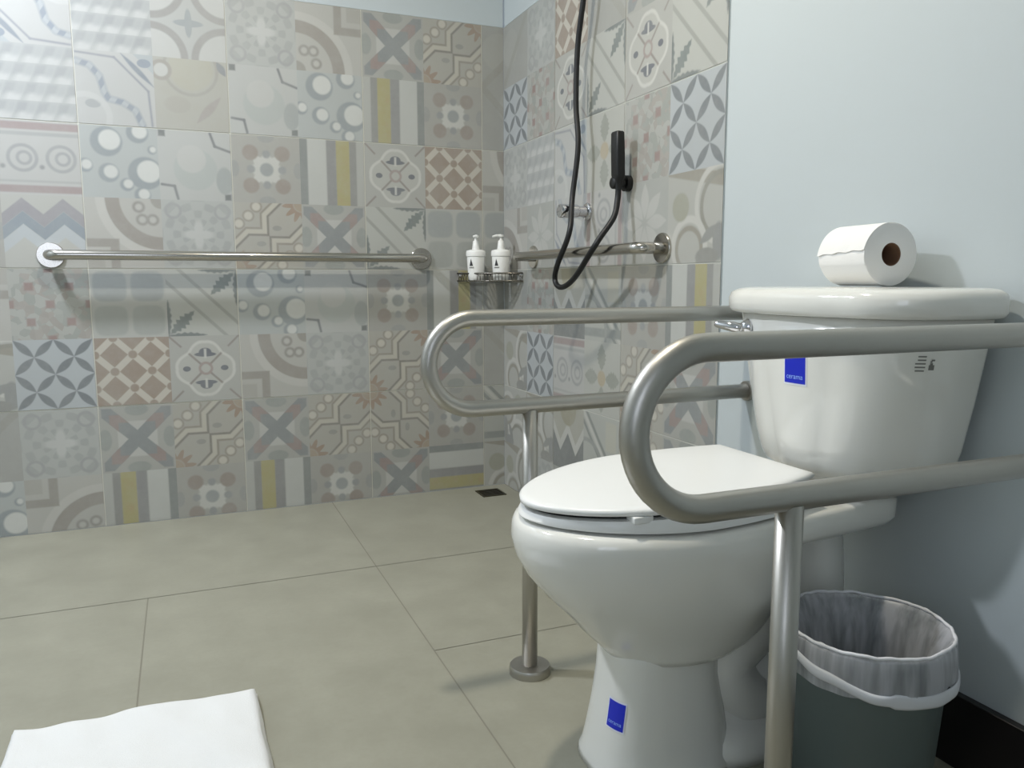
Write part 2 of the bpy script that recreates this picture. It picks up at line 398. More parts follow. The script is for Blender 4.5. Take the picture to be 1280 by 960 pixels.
def arc_pts(c, r, a0, a1, n, plane='xz', fix=0.0):
    o = []
    for i in range(n + 1):
        a = a0 + (a1 - a0) * i / n; p, q = c[0] + r * math.cos(a), c[1] + r * math.sin(a)
        o.append((p, fix, q) if plane == 'xz' else (p, q, fix) if plane == 'xy' else (fix, p, q))
    return o
def smooth_path(pts, n=10):
    P = [Vector(p) for p in pts]; o = []
    for i in range(len(P) - 1):
        p0 = P[max(i - 1, 0)]; p1 = P[i]; p2 = P[i + 1]; p3 = P[min(i + 2, len(P) - 1)]
        for k in range(n):
            t = k / n
            o.append(0.5 * ((2 * p1) + (p2 - p0) * t + (2 * p0 - 5 * p1 + 4 * p2 - p3) * t * t + (3 * p1 - p0 - 3 * p2 + p3) * t ** 3))
    o.append(P[-1]); return o

# ------------------------------------------------------------------ the room
T = 0.225; ZF = 0.0465; S0 = 0.392 * T
ZR = [k * T - ZF for k in range(9)]           # pattern row lines, from the bottom; tiles end at ZR[8]
ZR[0] = 0.0
ROOM_X, ROOM_Y, ROOM_Z = -2.75, -3.75, 2.42

def tile_wall(name, cells, colx, zlines, pos, tile_cols, tile_rows, extra):
    """cells[row from top][col]; colx: column lines along the wall; pos(s, z, depth) -> point"""
    me = bpy.data.meshes.new(name); bm = bmesh.new(); uvl = bm.loops.layers.uv.new('UVMap')
    keys = []; g = 0.0016
    def slot(k):
        if k not in keys: keys.append(k)
        return keys.index(k)
    for r in range(8):
        z1, z0 = zlines[8 - r], zlines[7 - r]
        for c in range(len(colx) - 1):
            code = cells[r][c]; k, rot = code[0], int(code[1]) if len(code) > 1 else 0
            s0, s1 = colx[c], colx[c + 1]
            d = 1 if s1 > s0 else -1
            a0 = s0 + d * (g if c in tile_cols else 0); a1 = s1 - d * (g if (c + 1) in tile_cols else 0)
            b0 = z0 + (g if (7 - r) in tile_rows else 0); b1 = z1 - (g if (8 - r) in tile_rows else 0)
            V = [bm.verts.new(pos(*q)) for q in ((a0, b0, 0), (a1, b0, 0), (a1, b1, 0), (a0, b1, 0))]
            f = bm.faces.new(V); f.material_index = slot(k)
            # patterns keep their true size: a cut tile shows only part of its pattern
            u0 = max(0, 1 - abs(s1 - s0) / T) if c == 0 and extra.get('cut_first') else 0.0
            u1 = 1.0 if u0 else min(1, abs(s1 - s0) / T); v0 = 1 - (z1 - z0) / T
            base = [(u0, v0), (u1, v0), (u1, 1), (u0, 1)]
            for lp, (uu, vv) in zip(f.loops, base):
                for _ in range(rot): uu, vv = 1 - vv, uu
                lp[uvl].uv = (uu, vv)
    gi = slot('grout')
    V = [bm.verts.new(pos(*q)) for q in ((colx[0], 0, .0012), (colx[-1], 0, .0012), (colx[-1], zlines[8], .0012), (colx[0], zlines[8], .0012))]
    bm.faces.new(V).material_index = gi
    pi = slot('paint')
    for quad in extra['paint']:
        bm.faces.new([bm.verts.new(p) for p in quad]).material_index = pi
    bm.to_mesh(me); bm.free()
    o = link(name, me, None, [M[k] if k in M else TILES[k] for k in keys], smooth=False)
    return struct(o)
TILES = {k: f() for k, f in PAT.items()}

# back wall: columns listed from the right corner leftwards, then reversed
rows_b = [
    ['G', 'T', 'X', 'A', 'N', 'Q', 'K', 'H2', 'K', 'N', 'X', 'A', 'R'],
    ['G1', 'R', 'S', 'C', 'B', 'W', 'H', 'K', 'Q', 'L', 'M', 'N', 'T'],
    ['A2', 'D', 'M', 'S2', 'R', 'B', 'C', 'O', 'X', 'T', 'q', 'V', 'A'],
    ['q', 'q', 'L', 'X', 'T', 'N', 'A2', 'Z', 'R', 'C', 'D', 'M', 'N'],
    ['G', 'S2', 'R', 'B', 'C', 'L', 'q', 'd', 'A', 'K', 'L', 'X', 'T'],
    ['G1', 'X', 'T', 'N', 'A2', 'M', 'D', 'V', 'U', 'Q', 'S', 'R', 'C'],
    ['f', 'R', 'T1', 'T', 'X', 'T', 'X', 'N', 'G', 'A', 'T', 'X', 'N'],
    ['U', 'S3', 'X', 'R', 'S', 'R', 'S', 'A3', 'C', 'T', 'X', 'S', 'D']]
colb = [0.0, -S0] + [-S0 - T * k for k in range(1, 12)] + [ROOM_X]
colb_r = colb[::-1]; rows_br = [r[::-1] for r in rows_b]
nb = len(colb_r)
tile_wall('wall_back', rows_br, colb_r, ZR, lambda s, z, d: (s, d, z), {i for i in range(nb) if (nb - 2 - i) % 2 == 0}, {0, 2, 4, 6, 8},
          dict(paint=[((ROOM_X, .006, ZR[8]), (0, .006, ZR[8]), (0, .006, ROOM_Z), (ROOM_X, .006, ROOM_Z)), ((ROOM_X, 0, ZR[8]), (0, 0, ZR[8]), (0, .006, ZR[8]), (ROOM_X, .006, ZR[8]))], cut_first=True))
rows_r = [
    ['G', 'N', 'D', 'G1', 'X', 'A'],
    ['V', 'd', 'M', 'L', 'M', 'L'],
    ['N', 'K', 'H', 'F', 'd', 'V'],
    ['A', 'P', 'H2', 'O1', 'P', 'U'],
    ['G', 'd', 'z', 'f', 'R', 'S2'],
    ['U', 'V', 'O', 'F', 'T', 'X'],
    ['U1', 'U', 'z', 'f', 'T1', 'X'],
    ['U', 'N', 'G', 'R', 'X', 'S']]
colr = [-T * k for k in range(7)]
tile_wall('wall_right', rows_r, colr, ZR, lambda s, z, d: (d, s, z), {0, 2, 4, 6}, {0, 2, 4, 6, 8},
          dict(paint=[((.004, -6 * T, 0), (.004, ROOM_Y, 0), (.004, ROOM_Y, ZR[8]), (.004, -6 * T, ZR[8])),
                      ((.004, 0, ZR[8]), (.004, ROOM_Y, ZR[8]), (.004, ROOM_Y, ROOM_Z), (.004, 0, ROOM_Z)),
                      ((0, 0, ZR[8]), (0, -6 * T, ZR[8]), (.004, -6 * T, ZR[8]), (.004, 0, ZR[8])),
                      ((0, -6 * T, 0), (.004, -6 * T, 0), (.004, -6 * T, ZR[8]), (0, -6 * T, ZR[8]))]))
def slab(name, lo, hi, m):
    bm = bmesh.new(); box(bm, lo, hi); return struct(from_bm(name, bm, m, smooth=False))
slab('wall_left', (ROOM_X - .1, ROOM_Y, 0), (ROOM_X, 0.0, ROOM_Z), M['paint'])
slab('ceiling', (ROOM_X, ROOM_Y, ROOM_Z), (0.0, 0.0, ROOM_Z + .1), M['ceil'])
# wall behind the camera, with the window the daylight comes through
WX0, WX1, WZ0, WZ1 = -2.45, -1.55, .75, 2.05
bm = bmesh.new()
for lo, hi in (((ROOM_X, ROOM_Y - .1, 0), (WX0, ROOM_Y, ROOM_Z)), ((WX1, ROOM_Y - .1, 0), (0, ROOM_Y, ROOM_Z)), ((WX0, ROOM_Y - .1, 0), (WX1, ROOM_Y, WZ0)), ((WX0, ROOM_Y - .1, WZ1), (WX1, ROOM_Y, ROOM_Z))): box(bm, lo, hi)
struct(from_bm('wall_front', bm, M['paint'], smooth=False))
bm = bmesh.new()
for lo, hi in (((WX0, ROOM_Y - .08, WZ0), (WX0 + .05, ROOM_Y - .02, WZ1)), ((WX1 - .05, ROOM_Y - .08, WZ0), (WX1, ROOM_Y - .02, WZ1)), ((WX0 + .05, ROOM_Y - .08, WZ0), (WX1 - .05, ROOM_Y - .02, WZ0 + .05)), ((WX0 + .05, ROOM_Y - .08, WZ1 - .05), (WX1 - .05, ROOM_Y - .02, WZ1)), ((-2.02, ROOM_Y - .08, WZ0 + .05), (-1.98, ROOM_Y - .02, WZ1 - .05))): box(bm, lo, hi)
win = struct(from_bm('window_1', bm, M['trim'], smooth=False))
bm = bmesh.new(); box(bm, (WX0 + .05, ROOM_Y - .06, WZ0 + .05), (WX1 - .05, ROOM_Y - .05, WZ1 - .05))
WIN_STRENGTH = 2.2
from_bm('frosted_pane', bm, emis('daylit_frosted_glass', (230, 238, 255), WIN_STRENGTH), win, smooth=False)

# floor: big tiles laid on a grid measured from the photo
bm = bmesh.new(); g = .0015; XA, XB, YA, YB = -1.286, -.69, -.72, -1.286
slabs = [(ROOM_X, XB, YA, 0), (XB, 0, YA, 0), (XB, 0, YB, YA), (XB - .35, 0, ROOM_Y, YB - .9), (XB, 0, YB - .9, YB), (XA, XB, YB - .9, YA), (ROOM_X, XA, YB - .9, YA), (ROOM_X, XB - .35, ROOM_Y, YB - .9)]
for x0, x1, y0, y1 in slabs:
    q = [bm.verts.new(p) for p in ((x0 + g, y0 + g, 0), (x1 - g, y0 + g, 0), (x1 - g, y1 - g, 0), (x0 + g, y1 - g, 0))]
    bm.faces.new(q).material_index = 0
q = [bm.verts.new(p) for p in ((ROOM_X, ROOM_Y, -.001), (0.01, ROOM_Y, -.001), (0.01, 0, -.001), (ROOM_X, 0, -.001))]
bm.faces.new(q).material_index = 1
struct(from_bm('floor', bm, [M['floor'], M['grout_floor']], smooth=False))
bm = bmesh.new(); box(bm, (-.012, ROOM_Y, 0), (.004, -6 * T - .012, .128), .002)
struct(from_bm('baseboard_right', bm, M['base'], smooth=False))

# ------------------------------------------------------------------ steel rails and bars
def flange(bm, c, ax, r, h): lathe(bm, [(r, 0), (r, h * .6), (r * .985, h * .85), (r * .95, h), (.004, h)], c, ax, 40)
def u_rail(y, label):
    zt, zl, R = .741, .565, .016; rc = (zt - zl) / 2; xc = -.759 + R + rc
    t = thing('support_rail', (-.534, y, 0), label, 'grab rail', 'U-shaped rails beside the toilet')
    bm = bmesh.new(); path = [(.002, y, zt)] + [(x, y, zt) for x in (-.2, -.4)] + arc_pts((xc, (zt + zl) / 2), rc, PI / 2, 3 * PI / 2, 24, 'xz', y) + [(x, y, zl) for x in (-.4, -.2)] + [(.002, y, zl)]
    tube(bm, path, R, 20); from_bm('rail', bm, M['steel'], t)
    bm = bmesh.new(); tube(bm, [(-.534, y, .004), (-.534, y, .3), (-.534, y, zl - .008)], R, 20); from_bm('post', bm, M['steel'], t)
    bm = bmesh.new(); flange(bm, (-.534, y, 0), (0, 0, 1), .043, .018); weighted(from_bm('floor_flange', bm, M['steel'], t))
    for z in (zt, zl):
        bm = bmesh.new(); flange(bm, (.004, y, z), (-1, 0, 0), .023, .008); weighted(from_bm('wall_flange', bm, M['steel'], t))
u_rail(-1.456, 'U-shaped steel rail on the far side of the toilet, nearer the tiled wall')
u_rail(-2.191, 'U-shaped steel rail in front of the toilet, nearest the camera and largest')

def bar_path(p0, p1, out, so=.075, rb=.03):
    p0, p1, out = Vector(p0), Vector(p1), Vector(out); d = (p1 - p0).normalized(); o = [p0]
    c0 = p0 + out * (so - rb) + d * rb
    for k in range(9):
        a = k / 8 * PI / 2; o.append(c0 - d * rb * math.cos(a) + out * rb * math.sin(a))
    c1 = p1 + out * (so - rb) - d * rb
    for k in range(9):
        a = k / 8 * PI / 2; o.append(c1 + d * rb * math.sin(a) + out * rb * math.cos(a))
    o.append(p1); return o
def grab_bar(p0, p1, out, label):
    t = thing('grab_bar', p0, label, 'grab bar', 'grab bars on the tiled walls')
    bm = bmesh.new(); tube(bm, bar_path(p0, p1, out), .0155, 18); from_bm('bar', bm, M['bar'], t)
    for p in (p0, p1):
        bm = bmesh.new(); flange(bm, p, out, .040, .008); weighted(from_bm('flange', bm, M['bar'], t))
grab_bar((-1.540, .001, .894), (-.334, .001, .894), (0, -1, 0), 'long horizontal steel grab bar on the back patchwork-tiled wall')
grab_bar((.001, -.285, .896), (.001, -1.105, .896), (-1, 0, 0), 'steel grab bar on the right tiled wall behind the hanging hose')

# ------------------------------------------------------------------ toilet
YC = -1.798
toilet = thing('toilet', (-.40, YC, 0), 'white two-piece toilet with closed lid between the steel rails', 'toilet')
def egg(xf, xb, hw, z, n=48, pw=2.0, wide=.45, y=YC):
    """closed outline: front at xf, back at xb, widest at `wide` of the length from the back"""
    xm = xb + (xf - xb) * wide; o = []
    for k in range(n):
        a = 2 * PI * k / n; c, s = math.cos(a), math.sin(a)
        L = (xm - xf) if c > 0 else (xb - xm)
        o.append(Vector((xm - L * math.copysign(abs(c) ** (2 / pw), c) * 1.0, y + hw * math.copysign(abs(s) ** (2 / pw), s), z)))
    return o
bm = bmesh.new()
prof = [(-.545, -.30, .092, .200), (-.556, -.275, .100, .213), (-.573, -.250, .106, .229), (-.592, -.236, .116, .248), (-.622, -.225, .134, .282), (-.652, -.216, .150, .312), (-.681, -.21, .164, .347), (-.699, -.207, .175, .38), (-.706, -.205, .181, .41), (-.704, -.205, .181, .430), (-.699, -.208, .177, .440), (-.690, -.215, .169, .4445)]
grid_face(bm, [egg(a, b, h, z, 56, 2.1, .48) for a, b, h, z in prof])
from_bm('bowl', bm, M['ceramic'], toilet)
# deck that carries the tank
bm = bmesh.new(); rings = []
def rrect(x0, x1, hw0, hw1, z, r=.03, n=8):
    pts = [(x0, -hw0), (x1, -hw1), (x1, hw1), (x0, hw0)]; o = []
    for i, (px_, py_) in enumerate(pts):
        p = Vector((px_, py_, 0)); a = Vector((*pts[i - 1], 0)); b = Vector((*pts[(i + 1) % 4], 0))
        da = (a - p).normalized() * r; db = (b - p).normalized() * r
        for k in range(n + 1):
            t = k / n; q = (p + da) * (1 - t) ** 2 + p * 2 * t * (1 - t) + (p + db) * t * t
            o.append(Vector((q.x, q.y + YC, z)))
    return o
for z, e in ((.385, -.03), (.398, -.008), (.41, 0), (.440, 0), (.446, -.006)):
    rings.append(rrect(-.34, -.03 + e * .3, .165 + e, .125 + e, z, .05))
grid_face(bm, rings); from_bm('deck', bm, M['ceramic'], toilet)
# pedestal and trapway
bm = bmesh.new()
prof = [(-.576, -.325, .104, 0), (-.574, -.327, .102, .012), (-.570, -.329, .095, .025), (-.565, -.331, .089, .055), (-.556, -.338, .083, .105), (-.548, -.348, .080, .16), (-.545, -.352, .080, .20), (-.545, -.345, .082, .23)]
grid_face(bm, [egg(a, b, h, z, 48, 3.0, .5) for a, b, h, z in prof]); from_bm('pedestal', bm, M['ceramic'], toilet)
bm = bmesh.new()
path = smooth_path([(-.33, YC, .30), (-.27, YC, .235), (-.335, YC, .16), (-.27, YC, .085), (-.16, YC, .14), (-.14, YC - .008, .25), (-.15, YC - .008, .395)], 8)
tube(bm, path, [.078 - .012 * i / (len(path) - 1) for i in range(len(path))], 24); from_bm('trapway', bm, M['ceramic'], toilet)
bm = bmesh.new()
grid_face(bm, [egg(-.40, -.10, .10, 0, 40, 4, .5), egg(-.40, -.10, .10, .02, 40, 4, .5), egg(-.40, -.11, .09, .04, 40, 4, .5), egg(-.39, -.115, .062, .06, 40, 4, .5), egg(-.38, -.12, .055, .20, 40, 4, .5)]); from_bm('foot', bm, M['ceramic'], toilet)
# seat ring and lid: rounded front, straight back
def seat_line(d, zb, k, drop=0.0, n=64):
    """rounded nose, sides narrowing to a straight back; d grows the outline, k tilts it down towards the front"""
    xf, xb, hw, hb, wm = -.697 - d, -.238 + min(d, 0) * -1, .166 + d, .123 + d, .49
    o = []; xm = xb + (xf - xb) * wm
    if d < 0: xb = -.238 + d * .8
    for i in range(n + 1):
        a = -PI / 2 + PI * i / n; c, q = max(math.cos(a), 0), math.sin(a)
        o.append(Vector((xm + (xf - xm) * c ** 1.1, YC + hw * math.copysign(abs(q) ** 1.11, q), 0)))
    for i in range(1, 13):
        t = i / 12; o.append(Vector((xm + (xb - xm) * t, YC + hw - (hw - hb) * t ** 1.7, 0)))
    for i in range(0, 12):
        t = 1 - i / 12; o.append(Vector((xm + (xb - xm) * t, YC - hw + (hw - hb) * t ** 1.7, 0)))
    for p in o: p.z = zb + k * (p.x + .238)
    return o
bm = bmesh.new(); grid_face(bm, [seat_line(-.008, .4488, 0), seat_line(.001, .4505, .002), seat_line(.002, .472, .045), seat_line(-.003, .4865, .056)])
weighted(from_bm('seat', bm, M['seat'], toilet), 50)
bm = bmesh.new(); grid_face(bm, [seat_line(-.006, .4935, .057), seat_line(-.001, .4950, .057), seat_line(.0, .501, .057), seat_line(-.004, .5045, .057), seat_line(-.014, .506, .057), seat_line(-.06, .508, .057), seat_line(-.11, .509, .057)])
from_bm('toilet_lid', bm, M['seat'], toilet)
bm = bmesh.new(); grid_face(bm, [seat_line(-.016, .486, .056), seat_line(-.016, .495, .057)]); o = from_bm('seat_gap_shade', bm, M['gap'], toilet)  # dark filler ring: shade of the lid gap put in as colour
bm = bmesh.new(); grid_face(bm, [seat_line(-.014, .443, 0), seat_line(-.014, .4505, 0)]); from_bm('seat_gap_shade', bm, M['gap'], toilet)  # same dark filler for the shaded gap above the bowl rim
for bx, by in ((-.57, -.129), (-.57, .129)):
    bm = bmesh.new(); zb_ = .4865 + .056 * (bx + .238); box(bm, (bx - .016, YC + by * 1.02 - .012, zb_ - .003), (bx + .016, YC + by * 1.02 + .012, zb_ + .0075), .002); from_bm('bumper', bm, M['seat'], toilet)
for s in (-1, 1):
    bm = bmesh.new(); lathe(bm, [(.013, 0), (.015, .004), (.015, .03), (.013, .034)], (-.226, YC + s * .07 - .017, .482), (0, 1, 0), 20); from_bm('hinge', bm, M['seat'], toilet)
# tank: bowed front with wide rounded corners
YT = -1.834; PRINT_AT = (-.150, -2.037)
def tank_line(hw, xb, xf, z, rf=.129, bow=.012, rb=.02):
    o = []
    def corner(cx, cy, r, a0, a1, n):
        for k in range(n + 1):
            a = a0 + (a1 - a0) * k / n; o.append(Vector((cx + r * math.cos(a), YT + cy + r * math.sin(a), z)))
    corner(xb - rb, hw - rb, rb, 0, PI / 2, 5)
    corner(xf + rf, hw - rf, rf, PI / 2, PI, 12)
    m = len(o); n = 14
    for k in range(1, n):
        t = k / n; o.append(Vector((xf - bow * (1 - (2 * t - 1) ** 2), YT + (hw - rf) * (1 - 2 * t), z)))
    corner(xf + rf, -(hw - rf), rf, PI, 1.5 * PI, 12); corner(xb - rb, -(hw - rb), rb, 1.5 * PI, 2 * PI, 5)
    return o
bm = bmesh.new()
grid_face(bm, [tank_line(.095, -.05, -.15, .446, .06), tank_line(.110, -.045, -.16, .470, .07), tank_line(.140, -.03, -.178, .481, .09), tank_line(.163, -.025, -.188, .490, .11), tank_line(.177, -.021, -.195, .506), tank_line(.186, -.019, -.199, .54), tank_line(.201, -.017, -.205, .62), tank_line(.214, -.016, -.210, .70), tank_line(.222, -.015, -.213, .752)])
from_bm('tank', bm, M['ceramic'], toilet)
bm = bmesh.new()
grid_face(bm, [tank_line(.224, -.014, -.214, .7525), tank_line(.236, -.011, -.226, .7555), tank_line(.240, -.010, -.230, .762), tank_line(.240, -.010, -.230, .782), tank_line(.237, -.011, -.227, .791), tank_line(.229, -.014, -.219, .797), tank_line(.215, -.02, -.205, .800), tank_line(.13, -.06, -.15, .801, .04)])
from_bm('tank_lid', bm, M['ceramic'], toilet)
# flush lever on the far side of the tank
lev = None
LP = Vector((-.083 - .129 * math.cos(math.radians(16)), YT + .090 + .129 * math.sin(math.radians(16)), .727)); LNV = Vector((-math.cos(math.radians(16)), math.sin(math.radians(16)), 0))
bm = bmesh.new(); lathe(bm, [(.015, -.002), (.015, .004), (.011, .010), (.008, .014)], LP, LNV, 24)
tube(bm, smooth_path([LP + LNV * .010, LP + LNV * .018 + Vector((-.002, .004, -.001)), LP + LNV * .020 + Vector((-.010, .020, .002)), LP + LNV * .020 + Vector((-.020, .040, .005))], 6), [.006 + .0035 * math.sin(PI * i / 18) for i in range(19)], 12)
o = from_bm('flush_lever', bm, M['chrome'], toilet); o['label'] = 'chrome flush lever on the side of the tank'

# stickers
def text_obj(name, s, size, m, parent, origin, right, up, extrude=.0001):
    cu = bpy.data.curves.new(name, 'FONT'); cu.body = s; cu.size = size; cu.extrude = extrude; cu.align_x = 'CENTER'; cu.align_y = 'CENTER'
    tmp = bpy.data.objects.new('tmp', cu); COL.objects.link(tmp); bpy.context.view_layer.update()
    me = bpy.data.meshes.new_from_object(tmp); bpy.data.objects.remove(tmp)
    r, u = Vector(right).normalized(), Vector(up).normalized(); nrm = r.cross(u); base = Vector(origin)
    p = parent; off = Vector((0, 0, 0))
    while p is not None: off = off + Vector(p.location); p = p.parent
    for v in me.vertices: v.co = base + r * v.co.x + u * v.co.y + nrm * v.co.z - off
    return link(name, me, parent, (m,), smooth=False)
def plate(name, m, parent, c, right, up, w, h, th=.0006):
    r, u = Vector(right).normalized(), Vector(up).normalized(); n = r.cross(u); bm = bmesh.new(); c = Vector(c)
    grid_face(bm, [[c + r * a * w / 2 + u * b * h / 2 + n * d for a, b in ((-1, -1), (1, -1), (1, 1), (-1, 1))] for d in (-.002, th)])
    p = parent.parent if parent else None
    o = from_bm(name, bm, m, parent, smooth=False)
    if p is not None:
        for v in o.data.vertices: v.co -= Vector(p.location)
    return o
def outline_surf(ring_at, z0, hint):
    """walk along a closed outline: returns f(s, t) -> point, normal for arc length s from the point nearest `hint`, height t"""
    def f(s, t):
        R = ring_at(z0 + t); n = len(R); i = min(range(n), key=lambda k: (R[k].xy - Vector(hint)).length); d = 1 if s >= 0 else -1; left = abs(s)
        # outlines run so that increasing index moves one way; pick the way that goes towards -Y
        step = d if R[(i + 1) % n].y < R[i].y else -d
        p = R[i]
        while True:
            q = R[(i + step) % n]; L = (q - p).length
            if left <= L or L == 0: break
            left -= L; p = q; i = (i + step) % n
        T = (q - p).normalized(); pos = p + T * left
        if d < 0: T = -T
        nr = Vector((T.y, -T.x, 0))
        c = sum(R, Vector((0, 0, 0))) / n
        if nr.dot(pos - c) < 0: nr = -nr
        return pos, nr
    return f
def wrap_patch(name, m, parent, surf, w, h, off, nx=12, ny=8, dy=0.0):
    bm = bmesh.new(); V = []
    for j in range(ny + 1):
        row = []
        for i in range(nx + 1):
            p, nr = surf(w * (i / nx - .5), h * (j / ny - .5) + dy); row.append(bm.verts.new(p + nr * off))
        V.append(row)
    for j in range(ny):
        for i in range(nx): bm.faces.new((V[j][i], V[j][i + 1], V[j + 1][i + 1], V[j + 1][i]))
    off_p = Vector((0, 0, 0)); p = parent
    while p is not None: off_p = off_p + Vector(p.location); p = p.parent
    for v in bm.verts: v.co -= off_p
    me = bpy.data.meshes.new(name); bm.to_mesh(me); bm.free(); return link(name, me, parent, (m,), True)
def wrap_text(name, txt, size, m, parent, surf, off, dy):
    o = text_obj(name, txt, size, m, parent, (0, 0, 0), (1, 0, 0), (0, 1, 0), 0)
    off_p = Vector((0, 0, 0)); p = parent
    while p is not None: off_p = off_p + Vector(p.location); p = p.parent
    for v in o.data.vertices:
        q = v.co + off_p; p, nr = surf(q.x, q.y + dy); v.co = p + nr * off - off_p
    return o
def sticker(surf, w, h, label):
    st = wrap_patch('sticker', M['stick'], toilet, surf, w * 1.12, h * 1.12, .0006); st['label'] = label
    wrap_patch('blue_panel', M['blue'], st, surf, w, h, .0010)
    wrap_text('lettering', 'cerama', w * .27, M['txt'], st, surf, .0014, -h * .27)
def lerp_rows(rows, z):
    for a, b in zip(rows, rows[1:]):
        if a[0] <= z <= b[0]:
            t = (z - a[0]) / (b[0] - a[0]); return [p + (q - p) * t for p, q in zip(a, b)]
    return list(rows[-1])
def tank_ring(z):
    _, hw, xb, xf = lerp_rows([(.506, .177, -.021, -.195), (.54, .186, -.019, -.199), (.62, .201, -.017, -.205), (.70, .214, -.016, -.210), (.752, .222, -.015, -.213)], z)
    return tank_line(hw, xb, xf, z)
def ped_ring(z):
    _, a, b, h = lerp_rows([(.025, -.570, -.329, .095), (.055, -.565, -.331, .089), (.105, -.556, -.338, .083), (.16, -.548, -.348, .080), (.20, -.545, -.352, .080)], z)
    return egg(a, b, h, z, 240, 3.0, .5)
sticker(outline_surf(tank_ring, .664, (-.2225, -1.848)), .046, .049, 'blue square sticker on the tank front')
sticker(outline_surf(ped_ring, .112, (-.5525, -1.838)), .034, .044, 'blue square sticker on the pedestal')
# small grey print on the tank's near rounded corner
ps = outline_surf(tank_ring, .688, PRINT_AT)
pr = wrap_patch('printed_label', M['print'], toilet, ps, .001, .001, .0003, 1, 1); bm = bmesh.new(); bm.from_mesh(pr.data); bm.clear()
def pq(s0, t0, s1, t1):
    q = []
    for a, b in ((s0, t0), (s1, t0), (s1, t1), (s0, t1)):
        p, nr = ps(a, b); q.append(bm.verts.new(p + nr * .0006 - toilet.location))
    bm.faces.new(q)
for k, (a, b) in enumerate(((-.006, .006), (-.006, .006), (-.009, .006), (-.009, .006), (-.008, .005))): pq(a, .011 - .0055 * k - .0022, b, .011 - .0055 * k)
pq(.011, -.011, .019, -.003); pq(.0125, -.003, .0165, 0); pq(.014, .003, .019, .0055); pq(.0125, .0005, .0155, .003)
bm.to_mesh(pr.data); bm.free(); pr['label'] = 'small grey printed marks on the tank'

# ------------------------------------------------------------------ toilet roll
ang = math.radians(7); axv = Vector((-math.sin(ang), -math.cos(ang), 0)); rc = Vector((-.083, -1.906, .8015 + .0525))
roll = thing('toilet_roll', (rc.x, rc.y + .055, .8015), 'white toilet paper roll lying on top of the tank', 'toilet roll')
bm = bmesh.new(); LN = .118; sp = []
n = 72
def ringr(rad, d, spiral=0): 
    e1 = Vector((0, 0, 1)); e2 = axv.cross(e1); o = []
    for k in range(n):
        a = 2 * PI * k / n; rr = rad + spiral * ((a - 2.0) % (2 * PI)) / (2 * PI)
        o.append(rc - axv * d + (e1 * math.cos(a) + e2 * math.sin(a)) * rr)
    return o
RR = [(.0190, LN), (.0190, 0), (.0495, 0), (.0513, .0015), (.0515, .004), (.0515, LN - .004), (.0505, LN), (.0190, LN)]
V = grid_face(bm, [ringr(r, d, .0011 if r > .03 else 0) for r, d in RR], True, False, False)
weighted(from_bm('paper', bm, M['paper'], roll), 45)
bm = bmesh.new(); grid_face(bm, [ringr(r, d) for r, d in ((.0175, LN - .001), (.0175, .001), (.0191, .0005), (.0191, LN - .0005), (.0175, LN - .001))], True, False, False)
o = from_bm('core', bm, M['card'], roll); o['label'] = 'brown cardboard core'
bm = bmesh.new(); e1 = Vector((0, 0, 1)); e2 = axv.cross(e1); A = []; B = []
for i in range(17):
    d = .0006 + (LN - .0012) * i / 16; ra, rb2 = [], []
    aend = math.radians(82 + 7 * i / 16 + 1.2 * math.sin(i * 1.3)); a0 = math.radians(8)
    for k in range(15):
        t = k / 14; a = a0 + (aend - a0) * t; rr = .0520 + .0022 * t ** 5 + .0006 * math.sin(i * .9) * t ** 3
        dirv = e1 * math.cos(a) + e2 * math.sin(a); ra.append(rc - axv * d + dirv * (rr + .0004)); rb2.append(rc - axv * d + dirv * (rr - .0004 - .0012 * (1 - t)))
    A.append(ra); B.append(rb2)
grid_face(bm, [p + q[::-1] for p, q in zip(A, B)]); o = weighted(from_bm('loose_sheet', bm, M['paper'], roll), 45)

# ------------------------------------------------------------------ waste bin
BX, BY, BR, BZ = -.235, -2.035, .120, .289; BK = BR / .130
wb = thing('waste_bin', (BX, BY, 0), 'grey-green plastic bin with white bag liner beside the toilet', 'bin')
bm = bmesh.new()
lathe(bm, [(.094, .0), (.098, .004), (BR - .003, BZ - .012), (BR, BZ - .008), (BR, BZ), (BR - .004, BZ), (BR - .007, BZ - .012), (.094, .008), (.002, .006)], (BX, BY, 0), (0, 0, 1), 56, True, True)
weighted(from_bm('bin_body', bm, M['bin'], wb), 50)
bm = bmesh.new(); rings = []; n = 96
def lr(r, z, amp, seed, za=0.0):
    o = []
    for k in range(n):
        a = 2 * PI * k / n; d = noise.noise(Vector((math.cos(a) * 4.5 + seed, math.sin(a) * 4.5, z * 3))) * amp + math.sin(a * 17 + seed) * amp * .25
        h = noise.noise(Vector((math.cos(a) * 2.2, math.sin(a) * 2.2, seed + 5))) * za
        o.append(Vector((BX + (r + d) * math.cos(a), BY + (r + d) * math.sin(a), z + h)))
    return o
for r, z, amp, za in ((.082, .06, .016, 0), (.089, .11, .017, 0), (.096, .16, .017, 0), (.103, .21, .014, 0), (.111, BZ - .027, .009, .002), (.121, BZ - .004, .003, .004), (.127, BZ + .005, .0015, .005), (.1315, BZ + .007, .001, .005), (.1345, BZ + .001, .001, .004), (.1365, BZ - .018, .002, .004), (.1375, BZ - .036, .003, .008), (.137, BZ - .052, .004, .014)):
    rings.append(lr(r * BK, z if z > BZ - .06 else z * BZ / .272, amp, 1.7, za))
grid_face(bm, rings, True, False, False); o = from_bm('liner', bm, M['liner'], wb); o['label'] = 'translucent white bag folded over the rim'
bm = bmesh.new(); path = []
